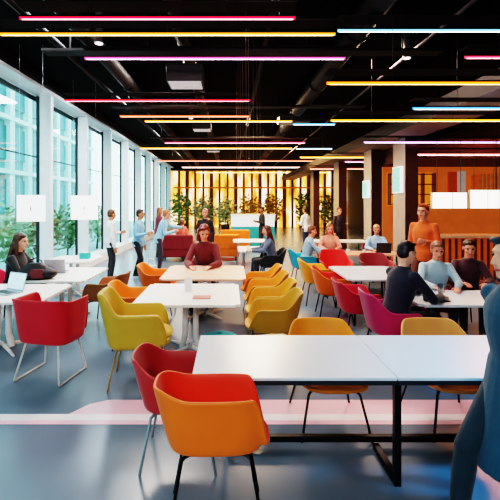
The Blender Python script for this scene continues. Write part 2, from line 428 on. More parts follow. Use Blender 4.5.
# ------------------------------------------------------------------ hanging square signs at the windows
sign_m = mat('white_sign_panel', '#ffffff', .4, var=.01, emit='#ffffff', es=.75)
for (x, y, w, h, z, lb) in [(-3.56, 6.98, .50, .47, 1.817, 'white square hanging sign left of the nearest window column'),
                            (-3.36, 9.0, .62, .555, 1.80, 'white square hanging sign in front of the second window column')]:
    t = thing('hanging_sign', lb, 'sign', (x, y, z))
    b = BM(); box(b, (0, 0, 0), (w, .025, h)); obj('panel', b, sign_m, t, bevel=.004)
    b = BM(); ell(b, (0, -.014, .035), (.013, .004, .013)); box(b, (0, -.014, -.012), (.024, .006, .06)); obj('symbol', b, mat('grey_sign_mark', '#8a8a88', .5), t)
    for s in (-1, 1):
        b = BM(); tube(b, [(s*w*.42, 0, h/2), (s*w*.42, 0, ZC-z)], .0015, 5); obj('suspension', b, alu, t)

# ------------------------------------------------------------------ chairs
def smooth01(a, b, x):
    t = max(0, min(1, (x-a)/(b-a))); return t*t*(3-2*t)

def shell_mesh(W=.66, D=.64, back=.83, arm=.69, seat=.45, drop=.40, thick=.022, taper=.87, d0=112, d1=146, sq=2.9):
    b = BM(); n = 64
    def outline(th, s):
        c, q = math.cos(th), math.sin(th); e = 2/sq
        return (W/2*s*math.copysign(abs(c)**e, c), D/2*s*math.copysign(abs(q)**e, q))
    rows = []
    for frac, zz in [(.0, 0), (.35, 0), (.7, .002), (.86, .008), (.935, .022), (.965, .05)]:
        rows.append(('b', frac*taper/.965, drop+zz))
    for t in (.12, .28, .46, .64, .82, .94, 1.0): rows.append(('s', t, 0))
    vs = []
    for kind, a, z in rows:
        r = []
        for k in range(n):
            th = -PI/2+2*PI*k/n
            ph = abs(math.atan2(math.sin(th+PI/2), math.cos(th+PI/2)))   # 0 back, pi front
            h = back-(back-arm)*smooth01(math.radians(32), math.radians(78), ph)
            h -= (h-seat)*smooth01(math.radians(d0), math.radians(d1), ph)
            z0 = drop+.05
            if kind == 'b':
                if a == 0: a = .02
                x, y = outline(th, a); zz = z
            else:
                s = taper+(1-taper)*a**.8
                x, y = outline(th, s); zz = z0+(h-z0)*a
                hb = max(0, (zz-.46))*max(0, math.cos(ph))
                y -= hb*.16
                x *= 1+.04*smooth01(.9, 1, a)
            r.append(V((x, y, zz)))
        vs.append([b.verts.new(p) for p in r])
    for A, B in zip(vs, vs[1:]):
        for k in range(n):
            b.faces.new((A[k], A[(k+1) % n], B[(k+1) % n], B[k]))
    b.faces.new(list(reversed(vs[0])))
    return b

def shell_obj(bm, outer, inner, parent, thick):
    me = bpy.data.meshes.new('seat_shell'); bmesh.ops.recalc_face_normals(bm, faces=bm.faces); bm.to_mesh(me); bm.free()
    for p in me.polygons: p.use_smooth = True
    me.materials.append(outer); me.materials.append(inner)
    o = bpy.data.objects.new('seat_shell', me); COL.objects.link(o); o.parent = parent
    # make sure the shell faces outward, then thicken inwards with the lining colour
    c = sum((p.normal.dot(V(p.center)-V((0, 0, .6))) for p in me.polygons))
    if c < 0: me.flip_normals()
    s = o.modifiers.new('thick', 'SOLIDIFY'); s.thickness = thick; s.offset = -1; s.material_offset = 1; s.material_offset_rim = 0
    q = o.modifiers.new('round', 'SUBSURF'); q.levels = 1; q.render_levels = 1
    return o

def chair(label, loc, deg, outer, inner=None, legc='black', style='plain', group='shell armchairs in the cafe', s=1., back=.83, W=.66, D=.64, arm=.69, drop=.40, d0=112, d1=146, sq=2.9, taper=.87, seat=.45):
    t = thing('armchair', label, 'chair', (loc[0], loc[1], 0), math.radians(deg), group, s)
    om = mat('shell_'+outer, outer, .5, var=.05, scale=5, bump=.05, bscale=120, sheen=.15)
    im = mat('lining_'+(inner or outer), inner or outer, .55, var=.06, scale=5, bump=.08, bscale=120, sheen=.2)
    th = .022 if style != 'padded' else .055
    shell_obj(shell_mesh(W=W, D=D, back=back, arm=arm, drop=drop, seat=seat, d0=d0, d1=d1, sq=sq, taper=taper), om, im, t, th)
    lm = {'black': mat('black_steel', '#15171a', .35, .6), 'white': mat('white_steel', '#d8cfc8', .35, .1),
          'gold': mat('brass_steel', '#b08a50', .35, .5), 'grey': mat('satin_steel', '#9aa3a8', .3, .7)}[legc]
    if style == 'sled':
        for sx in (-1, 1):
            b = BM(); tube(b, [(sx*.2, .17, drop+.01), (sx*.27, .23, .02), (sx*.275, .225, .012), (sx*.275, -.25, .012), (sx*.27, -.26, .02), (sx*.2, -.17, drop+.01)], .011, 8)
            obj('leg', b, lm, t, smooth=True)
    else:
        for sx in (-1, 1):
            for sy in (-1, 1):
                b = BM(); tube(b, [(sx*W*.18, sy*D*.18, drop-.006), (sx*W*.29, sy*D*.28, drop-.009), (sx*W*.32, sy*D*.31, drop-.025), (sx*W*.43, sy*D*.42, .0)], .0125, 9, .010)
                obj('leg', b, lm, t, smooth=True)
    b = BM(); box(b, (0, 0, drop-.006), (W*.45, D*.45, .014)); obj('seat_plate', b, lm, t, bevel=.004)
    b = BM()
    vs = ell(b, (0, .02 if style != 'padded' else .07, drop+.045 if style != 'padded' else drop+.12), (W/2*.78, D/2*(.76 if style != 'padded' else .86), .03 if style != 'padded' else .075))
    for v_ in vs:
        for ax, e in ((0, W/2*.78), (1, D/2*(.76 if style != 'padded' else .86))):
            off = (.02 if style != 'padded' else .07) if ax else 0
            q = (v_.co[ax]-off)/e
            v_.co[ax] = off+e*math.copysign(abs(q)**.7, q)
    obj('seat_cushion', b, im, t, smooth=True)
    return t

OR, RD, YE, MG, CR = '#ee7216', '#c8242a', '#bd9a2c', '#b42562', '#b81e38'
chair('orange shell armchair with red lining in front of the near white table', (-.085, 2.43), -90+2, OR, '#e03a18', 'black', W=.39, D=.66, back=.825, arm=.775, drop=.43, seat=.48, d0=122, d1=152, sq=3.2, taper=.88)
chair('red shell armchair behind the orange one at the end of the near table', (-.37, 2.98), -90, '#b8262a', '#a41c22', 'grey', W=.54, arm=.685, back=.79)
chair('padded yellow armchair at the front left corner of the middle white table', (-.98, 4.22), -90+5, YE, '#cca838', 'gold', 'padded', back=.98, W=.56, D=.68, arm=.76, drop=.40, sq=4, taper=.9, d0=116, d1=134)
chair('red armchair on pale sled legs in front of the left table', (-1.99, 4.37), -12, '#c80e28', '#b80e24', 'white', 'sled', back=.90, arm=.87, W=.70, D=.50, drop=.39, sq=4.2, taper=.9, d0=120, d1=150)
chair('brown armchair facing the windows beside the second left table', (-1.96, 6.15), 90-8, '#8a5428', '#b0622a', 'black', W=.6)
chair('orange armchair at the left side of the wooden table', (-1.26, 6.9), -90, '#e06a10', '#f07818', 'black')
chair('orange armchair at the left side of the middle white table', (-1.28, 5.35), -90+5, '#e06c0c', '#f08a1c', 'black')
for q, (xx, yy, c, c2, lb) in enumerate([(.50, 4.72, '#a8801c', '#c89020', 'olive yellow armchair right of the middle table, nearest of its row'),
                                     (.53, 5.36, '#c88a1a', '#dc981e', 'mustard armchair right of the middle table, second of its row'),
                                     (.52, 6.0, '#d88416', '#e8941c', 'amber armchair right of the middle table, third of its row'),
                                     (.50, 6.64, '#d87812', '#e88a1a', 'orange yellow armchair right of the wooden table, last of its row')]):
    chair(lb, (xx, yy), 90, c, c2, 'gold', back=.86, W=.58)
chair('turquoise armchair, last of the row facing the right tables', (1.73, 9.15), -90, '#1fa6c0', '#28b0c8', 'black')
chair('yellow orange armchair second from last in the row facing the right tables', (1.68, 7.5), -90, '#f09a20', '#f0a030', 'black')
chair('orange armchair with red lining at the first right white table', (1.74, 6.55), -90-6, '#f0701a', '#d8281c', 'black')
chair('crimson armchair at the near corner of the first right white table', (1.83, 5.52), -90, '#c01c3a', '#c82040', 'black')
chair('magenta armchair with the person in navy sitting in it', (1.93, 4.62), -90, MG, '#c02a6c', 'black', back=.88)
chair('bright red armchair behind the first right white table', (2.22, 8.15), 180, '#d01818', '#d81a14', 'black', back=.90)
chair('maroon armchair beside the bright red one behind the first right table', (3.05, 8.1), 180, '#7a1828', '#86202c', 'black')
chair('orange shell armchair tucked behind the left half of the near white table', (.86, 3.44), 180, '#e8861a', '#f09422', 'black', back=.79, arm=.64, drop=.365, seat=.42, D=.74)
chair('pale orange shell armchair tucked behind the right half of the near table', (1.92, 3.44), 180, '#f09a4c', '#f0a050', 'black', back=.79, arm=.64, drop=.365, seat=.42, D=.74)
chair('black armchair of the long haired woman at the far white table', (.97, 9.3), 90, '#1c1a1c', '#242024', 'black')
chair('pink red armchair under the woman in black at the windows', (-3.5, 6.22), -90, '#b81c40', '#c02048', 'black')
chair('dark crimson armchair of the person in dark plum at the second right table', (3.6, 6.0), 180, '#5a1824', '#641c28', 'black')
chair('deep red armchair of the person in pale blue at the second right table', (2.95, 5.75), 180, '#7c1c24', '#86202a', 'black', s=.9)
chair('burgundy armchair of the person with the laptop at far right', (3.75, 10.0), 180, '#6e1a26', '#74202a', 'black')
chair('rust armchair of the person in pink at the far right table', (2.55, 10.1), 180, '#a8401c', '#b04a24', 'black')
chair('auburn armchair of the red haired woman at the wooden table', (-.47, 7.68), 180, '#6a1c20', '#742228', 'black')

# ------------------------------------------------------------------ tables
top_m = mat('white_laminate', '#d2dee7', .28, var=.02, scale=3)
top_w = mat('warm_white_laminate', '#f3efe9', .3, var=.02, scale=3)
edge_m = mat('dark_table_edge', '#23282e', .5)
blk = mat('black_powder_steel', '#121316', .4, .4)
t = thing('long_table', 'long white table on a black steel frame in the foreground', 'table', (0, 0, 0))
for x0, x1 in ((-.262, 1.134), (1.140, 2.54)):
    b = BM(); box(b, ((x0+x1)/2, 3.065, .728), (x1-x0, .85, .02)); obj('tabletop', b, top_m, t, bevel=.003)
    b = BM(); box(b, ((x0+x1)/2, 3.065, .703), (x1-x0-.004, .846, .03)); obj('tabletop_core', b, edge_m, t)
for x, yy in ((-.02, 3.02), (1.138, 2.66), (2.35, 2.66)):
    b = BM(); box(b, (x, yy, .345), (.045, .045, .685)); obj('leg', b, blk, t, bevel=.004)
for x, y0, y1 in ((1.138, 2.69, 3.05), (2.35, 2.69, 3.05)):
    b = BM(); box(b, (x, (y0+y1)/2, .025), (.05, y1-y0, .045)); obj('foot_bar', b, blk, t, bevel=.004)
b = BM(); box(b, (1.165, 3.075, .07), (2.4, .045, .045)); obj('stretcher', b, blk, t, bevel=.004)
b = BM(); box(b, (1.165, 3.075, .668), (2.4, .05, .04)); obj('frame_rail', b, blk, t)

def ped_table(label, x0, x1, y0, y1, m, name='cafe_table', base='pedestal', z=.74, group=None):
    cx, cy = (x0+x1)/2, (y0+y1)/2
    t = thing(name, label, 'table', (cx, cy, 0), 0, group)
    b = BM(); box(b, (0, 0, z-.014), (x1-x0, y1-y0, .028))
    bmesh.ops.bevel(b, geom=[e for e in b.edges if abs(e.verts[0].co.z-e.verts[1].co.z) > .01], offset=.05, segments=4, affect='EDGES')
    obj('tabletop', b, m, t, smooth=True, angle=30)
    if base == 'pedestal':
        wm = mat('white_pedestal', '#e4dcd6', .4)
        for sx in (-.07, .07):
            b = BM(); tube(b, [(sx*1.6, 0, .03), (sx, 0, .2), (sx, 0, z-.05), (sx*1.8, 0, z-.028)], .04, 12); obj('column', b, wm, t, smooth=True)
        for a in range(4):
            an = a*PI/2+PI/4
            b = BM(); tube(b, [(.05*math.cos(an), .05*math.sin(an), .05), (.25*math.cos(an), .25*math.sin(an), .035), (.42*math.cos(an), .42*math.sin(an), .016)], .026, 10, .014); obj('foot', b, wm, t, smooth=True)
    else:
        lm = {'black': blk, 'steel': mat('satin_steel', '#9aa3a8', .3, .7)}[base]
        for sx in (-1, 1):
            for sy in (-1, 1):
                b = BM(); tube(b, [(sx*((x1-x0)/2-.12), sy*((y1-y0)/2-.1), 0), (sx*((x1-x0)/2-.16), sy*((y1-y0)/2-.14), z-.02)], .018, 10); obj('leg', b, lm, t, smooth=True)
    return t
ped_table('white cafe table in the middle behind the yellow armchair', -1.15, .12, 4.5, 5.68, top_w)
ped_table('peach wooden table behind the middle white table', -1.1, .25, 6.0, 7.3, mat('peach_wood', '#e8b89c', .35, var=.12, scale=3))
ped_table('white table at the left edge behind the red sled armchair', -3.7, -2.27, 4.62, 5.66, top_w)
ped_table('white table by the window with the dark bag on it', -3.25, -2.2, 5.86, 7.1, top_w)
ped_table('white table further along the windows behind the bag table', -3.75, -2.8, 7.7, 8.7, top_w)
ped_table('white table at right with the orange red lined chair at it', 1.82, 2.92, 5.98, 7.25, top_m, base='black')
ped_table('white table at right with glass and phone on it', 2.2, 4.1, 4.5, 5.25, top_m, base='black')
ped_table('pinkish table further back at right with the laptop', 2.1, 3.95, 8.75, 9.5, mat('pinkish_wood', '#e0a890', .4, var=.1), base='black')
ped_table('white table in the far middle beside the long haired woman', .2, .98, 9.4, 10.5, top_w, base='steel')
ped_table('farther white table in the middle before the display counter', .1, 1.3, 11.6, 12.6, top_w, base='steel')
ped_table('white table at far right beyond the laptop table', 2.6, 4.2, 11.6, 12.4, top_w, base='black')

# ------------------------------------------------------------------ sofas, counter, planters at the far end
def sofa(label, x, y, w, col, deg=0):
    t = thing('sofa', label, 'sofa', (x, y, 0), math.radians(deg))
    m = mat('sofa_'+col, col, .7, bump=.15, bscale=90)
    b = BM(); box(b, (0, 0, .28), (w, .75, .3)); obj('seat', b, m, t, bevel=.05)
    b = BM(); box(b, (0, -.33, .62), (w, .16, .5)); obj('backrest', b, m, t, bevel=.05)
    for s in (-1, 1):
        b = BM(); box(b, (s*(w/2-.07), .02, .48), (.14, .7, .25)); obj('armrest', b, m, t, bevel=.04)
    for sx in (-1, 1):
        for sy in (-1, 1):
            b = BM(); tube(b, [(sx*(w/2-.1), sy*.28, 0), (sx*(w/2-.1), sy*.28, .14)], .02, 8); obj('leg', b, blk, t)
sofa('dark red sofa near the far windows', -1.75, 13.0, 1.1, '#7a1420')
sofa('orange sofa in the far middle', -.2, 13.2, 1.0, '#e06a14')
sofa('orange sofa behind the far white table, further back', .2, 15.2, 1.1, '#d86414')
t = thing('display_counter', 'white display counter with a teal base band in the far middle', 'counter', (1.0, 17.4, 0))
b = BM(); box(b, (0, 0, .42), (1.9, .7, .84)); obj('base', b, mat('teal_laminate', '#2a9aa0', .4), t)
b = BM(); box(b, (0, 0, 1.1), (1.9, .66, .5)); obj('cabinet', b, mat('white_blue_cabinet', '#dfeef4', .3, emit='#d8ecf4', es=.35), t, bevel=.01)
b = BM(); box(b, (0, 0, 1.37), (1.98, .74, .04)); obj('top', b, top_w, t)
pl = [(-3.2, 25.5, 2.3, 0, 'dark green potted plant at the far window end of the gold wall'),
      (-1.8, 26.5, 2.0, 1, 'sage potted plant before the gold wall behind the dark sofa'),
      (-.3, 25.0, 1.9, 1, 'sage potted plant before the gold wall left of the middle'),
      (1.3, 26.0, 2.1, 3, 'golden potted plant before the gold wall in the middle'),
      (2.9, 26.8, 2.2, 3, 'golden potted plant before the gold wall right of the middle'),
      (5.0, 25.6, 2.4, 0, 'dark green potted plant before the gold wall behind the white shirted person'),
      (6.6, 26.4, 2.2, 1, 'pale potted plant before the gold wall near the third column')]
leaf_ms.append(mat('leaf_golden', '#b89a48', .5, var=.4, scale=3))
for (x, y, h, mi, lb) in pl:
    t = thing('potted_plant', lb, 'plant', (x, y, 0), group='potted plants before the gold wall')
    b = BM(); lathe(b, [(.2, 0), (.26, .1), (.3, .5), (.27, .5), (.26, .44)]); obj('pot', b, mat('charcoal_pot', '#3a3634', .6), t, smooth=True)
    b = BM(); leaves(b, (0, 0, .55+h*.42), (.75, .6, h*.45), 330, .32); obj('foliage', b, leaf_ms[mi], t)
    b = BM()
    for q in range(4): tube(b, [(0, 0, .4), (random.uniform(-.3, .3), random.uniform(-.3, .3), h)], .018, 6, .008)
    obj('stem', b, bark, t)

# ------------------------------------------------------------------ people
def bake(bm, vox, it=4, fac=.5):
    bmesh.ops.recalc_face_normals(bm, faces=bm.faces)
    me = bpy.data.meshes.new('tmp'); bm.to_mesh(me); bm.free()
    o = bpy.data.objects.new('tmp', me); COL.objects.link(o)
    r = o.modifiers.new('r', 'REMESH'); r.mode = 'VOXEL'; r.voxel_size = vox; r.use_smooth_shade = True
    s = o.modifiers.new('s', 'SMOOTH'); s.factor = fac; s.iterations = it
    dg = bpy.context.evaluated_depsgraph_get(); dg.update()
    out = bpy.data.meshes.new_from_object(o.evaluated_get(dg))
    bpy.data.objects.remove(o); bpy.data.meshes.remove(me)
    for p in out.polygons: p.use_smooth = True
    return out

def bobj(name, bm, m, parent, vox=.012, it=7):
    me = bake(bm, vox, it); me.name = name
    me.materials.clear(); me.materials.append(m)
    o = bpy.data.objects.new(name, me); COL.objects.link(o); o.parent = parent
    return o

SKIN = {'fair': '#d9a48a', 'tan': '#b97f5e', 'brown': '#8a5a3e', 'warm': '#e0937a'}

def person(label, loc, deg, pose='stand', arms=('down', 'down'), lean=0., head=(0, 0), skin='fair', top='#888888', legs='#222226',
           hair='short', hairc='#2a1a14', shoe='#222222', s=1., coat=False, twist=0., sleeve=1., vox=.011, stride=.0, seat=.46, group=None):
    t = thing('person', label, 'person', (loc[0], loc[1], 0), math.radians(deg), group, s)
    sk = mat('skin_'+skin, SKIN[skin], .5, var=.06, scale=12)
    tm = mat('cloth_'+top, top, .8, var=.1, scale=6, bump=.25, bscale=30, sheen=.2)
    lm = mat('cloth_'+legs, legs, .8, var=.1, scale=6, bump=.25, bscale=30, sheen=.2)
    hm = mat('hair_'+hairc, hairc, .45, var=.35, scale=30)
    sm = mat('shoe_'+shoe, shoe, .5)
    dark = mat('eye_dark', '#1a1210', .2); lip = mat('lip_rose', '#a8524a', .5)
    sit = pose == 'sit'; seat = seat/s
    P = V((0, 0, seat+.11)) if sit else V((0, 0, .93))
    a = math.radians(lean)
    up = V((0, math.sin(a), math.cos(a)))
    tw = math.radians(twist)
    side = V((math.cos(tw), math.sin(tw), 0)); fwd = up.cross(V((1, 0, 0))); fwd = V((0, math.cos(a), -math.sin(a)))
    N = P+up*.53
    hd = V((0, math.sin(a*.5), math.cos(a*.5)))
    HC = N+hd*.155+V((0, .02, 0))
    hipL, hipR = P+V((-.095, 0, -.03)), P+V((.095, 0, -.03))
    sh = [N-up*.085-side*.168, N-up*.085+side*.168]
    feet = []
    LEG = []
    for k, (h_, sx) in enumerate(((hipL, -1), (hipR, 1))):
        if sit:
            kn = V((sx*.13, .43, seat+.07)); an = V((sx*.13, .40+(.08 if k else -.04), .10))
        else:
            f = stride*(1 if k else -1)
            an = V((sx*.10, f, .09+max(0, -f)*.22)); kn = V((sx*.105, f*.5+.05+abs(f)*.12, .50))
        LEG.append((h_, kn, an)); feet.append(an)
    ARM = []
    for k, sx in enumerate((-1, 1)):
        S = sh[k]; m = arms[k]
        if m == 'down': E = S+V((sx*.06, -.03+.1*math.sin(a), -.29)); W_ = E+V((0*sx, .06, -.25))
        elif m == 'swing': E = S+V((sx*.05, .16, -.24)); W_ = E+V((0, .17, -.17))
        elif m == 'back': E = S+V((sx*.06, -.17, -.23)); W_ = E+V((0, -.08, -.23))
        elif m == 'table': E = S+V((sx*.08, .17, -.23)); E.z = max(E.z, .80/s); W_ = V((E.x-sx*.10, E.y+.22, .785/s))
        elif m == 'bend': E = S+V((sx*.07, .02, -.28)); W_ = E+V((-sx*.08, .23, .05))
        elif m == 'chin': E = S+V((sx*.02, .24, -.17)); W_ = HC+V((sx*.05, .12, -.14))
        elif m == 'reach': E = S+V((sx*.05, .22, -.12)); W_ = E+V((-sx*.02, .24, -.02))
        ARM.append((S, E, W_))
    def torso(b, g):
        secs = []
        for u, rx, ry, off in ((-.13, .10, .08, 0), (-.09, .155, .11, -.005), (0, .165, .115, -.01), (.13, .14, .098, 0), (.27, .158, .112, .01), (.38, .170, .110, .005), (.43, .160, .095, 0), (.47, .125, .082, -.005), (.50, .085, .07, -.005), (.53, .06, .06, 0)):
            kk = max(0, min(1, u/.45)); sv = (V((1, 0, 0))*(1-kk)+side*kk).normalized()
            secs.append((P+up*u+fwd*off, sv*(rx+g), fwd*(ry+g)))
        loft(b, secs)
        for k in (0, 1): cap(b, N-up*.055, sh[k]+V((0, 0, .005)), .045+g*.6, .040+g*.7)
    def arm(b, g, k, upto=1.):
        S, E, W_ = ARM[k]
        cap(b, S, E, .05+g, .040+g)
        e = E+(W_-E)*upto
        cap(b, E, e, .040+g, .040+g-.012*upto)
    def leg(b, g, k, upto=1.):
        h_, kn, an = LEG[k]
        cap(b, h_, kn, .083+g, .054+g); m_ = kn+(an-kn)*.35
        cap(b, kn, m_, .052+g, .052+g); cap(b, m_, m_+(an-m_)*upto, .052+g, .036+g)
    RH = MX.Rotation(math.radians(head[0]), 3, 'Z') @ MX.Rotation(math.radians(head[1])-a*.5, 3, 'X')
    def hp(x, y, z): return HC+RH @ V((x, y, z))
    # body
    b = BM(); torso(b, 0)
    for k in (0, 1): arm(b, 0, k); leg(b, 0, k)
    cap(b, N-up*.03, HC-hd*.05+RH @ V((0, -.012, -.02)), .056, .054)
    ell(b, hp(0, -.008, .03), (.075, .093, .092), RH); ell(b, hp(0, .022, -.035), (.060, .070, .082), RH)
    ell(b, hp(0, .05, -.092), (.032, .034, .028), RH)
    cap(b, hp(0, .090, .018), hp(0, .108, -.022), .010, .015)                       # nose
    ell(b, hp(0, .072, .042), (.052, .022, .012), RH)                               # brow ridge
    for sx in (-1, 1):
        ell(b, hp(sx*.076, -.005, -.002), (.012, .022, .034), RH)                   # ears
        ell(b, hp(sx*.04, .055, -.025), (.026, .026, .022), RH)                     # cheeks
    for k, sx in enumerate((-1, 1)):
        S, E, W_ = ARM[k]
        d = (W_-E).normalized()
        if arms[k] == 'table': d = V((d.x, d.y, -.05)).normalized(); nrm = V((0, 0, 1))
        else: nrm = V((sx, 0, 0))
        if abs(d.dot(nrm)) > .9: nrm = V((0, 0, 1))
        w = d.cross(nrm).normalized(); nrm = w.cross(d).normalized()
        if arms[k] == 'table':
            if w.x*sx > 0: w = -w          # thumb side points inwards
        elif w.y < 0: w = -w               # thumb side points forwards
        R3 = MX((w, d, nrm)).transposed()
        pc = W_+d*.055
        ell(b, pc, (.042, .055, .017), R3)
        for j, (o_, L) in enumerate(((.031, .068), (.010, .078), (-.011, .072), (-.031, .056))):
            p0 = W_+d*.095+w*o_
            p1 = p0+d*L*.55-nrm*.008+w*o_*.12; p2 = p1+d*L*.42-nrm*.022
            cap(b, p0-d*.02, p1, .0095, .0085, 8); cap(b, p1, p2, .0085, .0075, 8)
        p0 = W_+d*.03+w*.034; p1 = p0+d*.032+w*.026-nrm*.008; p2 = p1+d*.032+w*.006-nrm*.01
        cap(b, p0, p1, .013, .011, 8); cap(b, p1, p2, .011, .009, 8)
    for an in feet:
        cap(b, an, an+V((0, .02, -.04)), .036, .036); cap(b, an+V((0, 0, -.05)), an+V((0, .15, -.062)), .034, .026)
    bd = bobj('body', b, sk, t, vox=min(vox, .0085), it=3)
    for sx in (-1, 1):
        b = BM(); ell(b, hp(sx*.032, .078, .018), (.014, .009, .009), RH); obj('eye', b, dark, bd, smooth=True)
    b = BM(); ell(b, hp(0, .086, -.062), (.024, .008, .008), RH); obj('mouth', b, lip, bd, smooth=True)
    # clothing
    g = .016
    b = BM(); torso(b, g)
    for k in (0, 1): arm(b, g*.9, k, sleeve)
    if coat:
        secs = []
        for z, rx, ry in ((.10, .17, .13), (-.1, .20, .16), (-.3, .225, .19), (-.5, .25, .23)):
            secs.append((P+V((0, 0, z)), V((rx, 0, 0)), V((0, ry, 0))))
        loft(b, secs)
    else:
        c0 = P-up*.07
        if not sit: loft(b, [(P+up*.05, V((.175, 0, 0)), V((0, .13, 0))), (c0-up*.05, V((.182, 0, 0)), V((0, .135, 0)))])
    ell(b, N+up*-.01, (.075, .072, .03))
    bobj('coat' if coat else 'top', b, tm, t, vox)
    b = BM()
    for k in (0, 1): leg(b, .017, k, 1.)
    ell(b, P+V((0, -.01, -.04)), (.165, .125, .11))
    bobj('trousers', b, lm, t, vox)
    for an in feet:
        b = BM()
        z0 = an.z-.09
        cap(b, V((an.x, an.y, z0+.065)), V((an.x, an.y+.05, z0+.055)), .047, .045)
        cap(b, V((an.x, an.y-.02, z0+.04)), V((an.x, an.y+.17, z0+.035)), .042, .036)
        box(b, (an.x, an.y+.07, z0+.012), (.08, .27, .024))
        bobj('shoe', b, sm, t, vox)
    b = BM()
    ell(b, hp(0, -.024, .048), (.086, .094, .090), RH)
    if hair == 'short':
        ell(b, hp(0, -.045, 0), (.080, .070, .075), RH); ell(b, hp(0, .055, .105), (.05, .03, .02), RH)
    if hair in ('long', 'bob', 'bun'):
        ell(b, hp(0, -.05, -.01), (.088, .075, .095), RH)
        for sx in (-1, 1): cap(b, hp(sx*.072, -.01, .05), hp(sx*.080, -.005, -.07 if hair != 'bun' else -.01), .026, .022)
        ell(b, hp(.03, .05, .10), (.055, .035, .022), RH)
    if hair == 'long':
        for sx in (-.07, -.025, .025, .07): cap(b, hp(sx, -.06, -.04), N-fwd*.095+side*sx*1.2-up*.16, .045, .032)
        for sx in (-1, 1): cap(b, hp(sx*.082, -.01, -.06), N+side*sx*.11-up*.17+fwd*.06, .028, .02)
    if hair == 'bob':
        for sx in (-.05, 0, .05): cap(b, hp(sx, -.06, -.04), hp(sx*1.2, -.07, -.14), .045, .04)
        for sx in (-1, 1): cap(b, hp(sx*.082, -.01, -.05), hp(sx*.085, -.01, -.13), .03, .026)
    if hair == 'bun': ell(b, hp(0, -.12, .09), (.055, .05, .055), RH)
    bobj('hair', b, hm, t, vox, it=2)
    return t

person('woman with long dark hair in black sitting by the window facing right', (-3.47, 6.22), -90, 'sit', ('table', 'table'), 10, (0, -2), 'fair', '#17161a', '#1c1c22', 'long', '#4a2a1c', s=1.06)
person('man in a white shirt and dark trousers standing leftmost of the group by the windows', (-2.98, 9.7), -60, 'stand', ('bend', 'down'), 2, (10, 0), 'tan', '#e8eaee', '#2a2a34', 'short', '#5a3a2a')
person('woman in a sky blue shirt and black trousers standing beside the windows', (-2.33, 9.9), -100, 'stand', ('down', 'bend'), 4, (0, 0), 'tan', '#7fb4d4', '#14141c', 'short', '#2a1612', stride=.12)
person('person in a light blue shirt leaning forward behind the woman in sky blue', (-1.95, 10.7), -80, 'stand', ('reach', 'bend'), 18, (0, 0), 'warm', '#8cc0dc', '#3a3040', 'short', '#9a6a44')
person('auburn haired woman in dark red sitting behind the peach table', (-.46, 7.62), 175, 'sit', ('table', 'table'), 24, (18, -14), 'warm', '#6a1c22', '#2a1a1e', 'bob', '#6a2018', s=1.2)
person('standing person in a near black top behind the auburn haired woman', (-.7, 11.0), 170, 'stand', ('down', 'bend'), 0, (0, 0), 'warm', '#241a1e', '#241c20', 'short', '#b07a60')
person('person in a coral shirt sitting on the dark red sofa', (-1.65, 13.1), -20, 'sit', ('table', 'down'), 8, (10, 0), 'warm', '#d05a48', '#3a2a30', 'short', '#7a4a34', seat=.44)
person('person in a plum top standing left of the dark red sofa', (-2.5, 13.6), -60, 'stand', ('bend', 'bend'), 4, (0, 0), 'warm', '#7a3a44', '#2a2028', 'bob', '#8a5a44')
person('long haired woman in grey blue sitting in the black armchair at the far table', (1.02, 9.3), 92, 'sit', ('table', 'table'), 12, (0, -4), 'warm', '#5d6a80', '#20202a', 'long', '#4a2418')
person('person in a white shirt and navy trousers standing in the far middle aisle', (2.88, 14.8), 40, 'stand', ('bend', 'down'), 2, (0, 0), 'tan', '#ece6e2', '#28304c', 'short', '#3a2018', stride=.12)
person('person in black standing alone before the gold wall', (1.3, 15.8), 100, 'stand', ('bend', 'down'), 0, (0, 0), 'brown', '#161214', '#141216', 'short', '#1a1210')
person('man in charcoal standing by the third column', (3.95, 14.2), 200, 'stand', ('bend', 'down'), 4, (0, 0), 'warm', '#3a2a32', '#2a2228', 'short', '#5a3424')
person('person in a pale grey blue shirt sitting in the turquoise armchair', (1.78, 9.17), -92, 'sit', ('table', 'table'), 12, (0, -4), 'warm', '#9ab4c6', '#2a2a34', 'short', '#7a4a34')
person('person in a pink top sitting behind the pinkish table', (2.55, 10.02), 170, 'sit', ('table', 'table'), 10, (0, -4), 'warm', '#e0907e', '#3a2a30', 'bob', '#b0684a')
person('person in a light blue shirt sitting behind the laptop at right', (3.72, 9.95), 165, 'sit', ('table', 'table'), 16, (0, -12), 'warm', '#9fc4e2', '#2a2a34', 'short', '#c08a64')
person('person in an orange jumper walking past the nearest column', (3.47, 6.95), 130, 'stand', ('bend', 'down'), 4, (0, 0), 'warm', '#d8622a', '#5a2c20', 'short', '#8a4424', stride=.2, s=1.09)
person('person in navy sitting in the magenta armchair at the right table', (1.97, 4.66), -70, 'sit', ('table', 'table'), 14, (-10, -4), 'fair', '#131a32', '#151826', 'short', '#20141c', s=1.1, vox=.010)
person('person in pale blue sitting behind the right table with the glass', (2.98, 5.72), 170, 'sit', ('table', 'table'), 14, (0, -8), 'warm', '#a8c4d0', '#33303c', 'short', '#8a5a48')
person('person in dark plum sitting behind the right table near the picture edge', (3.62, 5.97), 160, 'sit', ('table', 'table'), 14, (0, -8), 'warm', '#4a2430', '#2a1c22', 'short', '#3a1e1a')
person('person in a long teal coat walking past at the right edge of the picture', (1.63, 2.2), 96, 'stand', ('down', 'back'), 3, (0, 0), 'fair', '#0a4a62', '#0a2c3c', 'bob', '#16303e', shoe='#cfd4d6', coat=True, stride=.30, vox=.009)

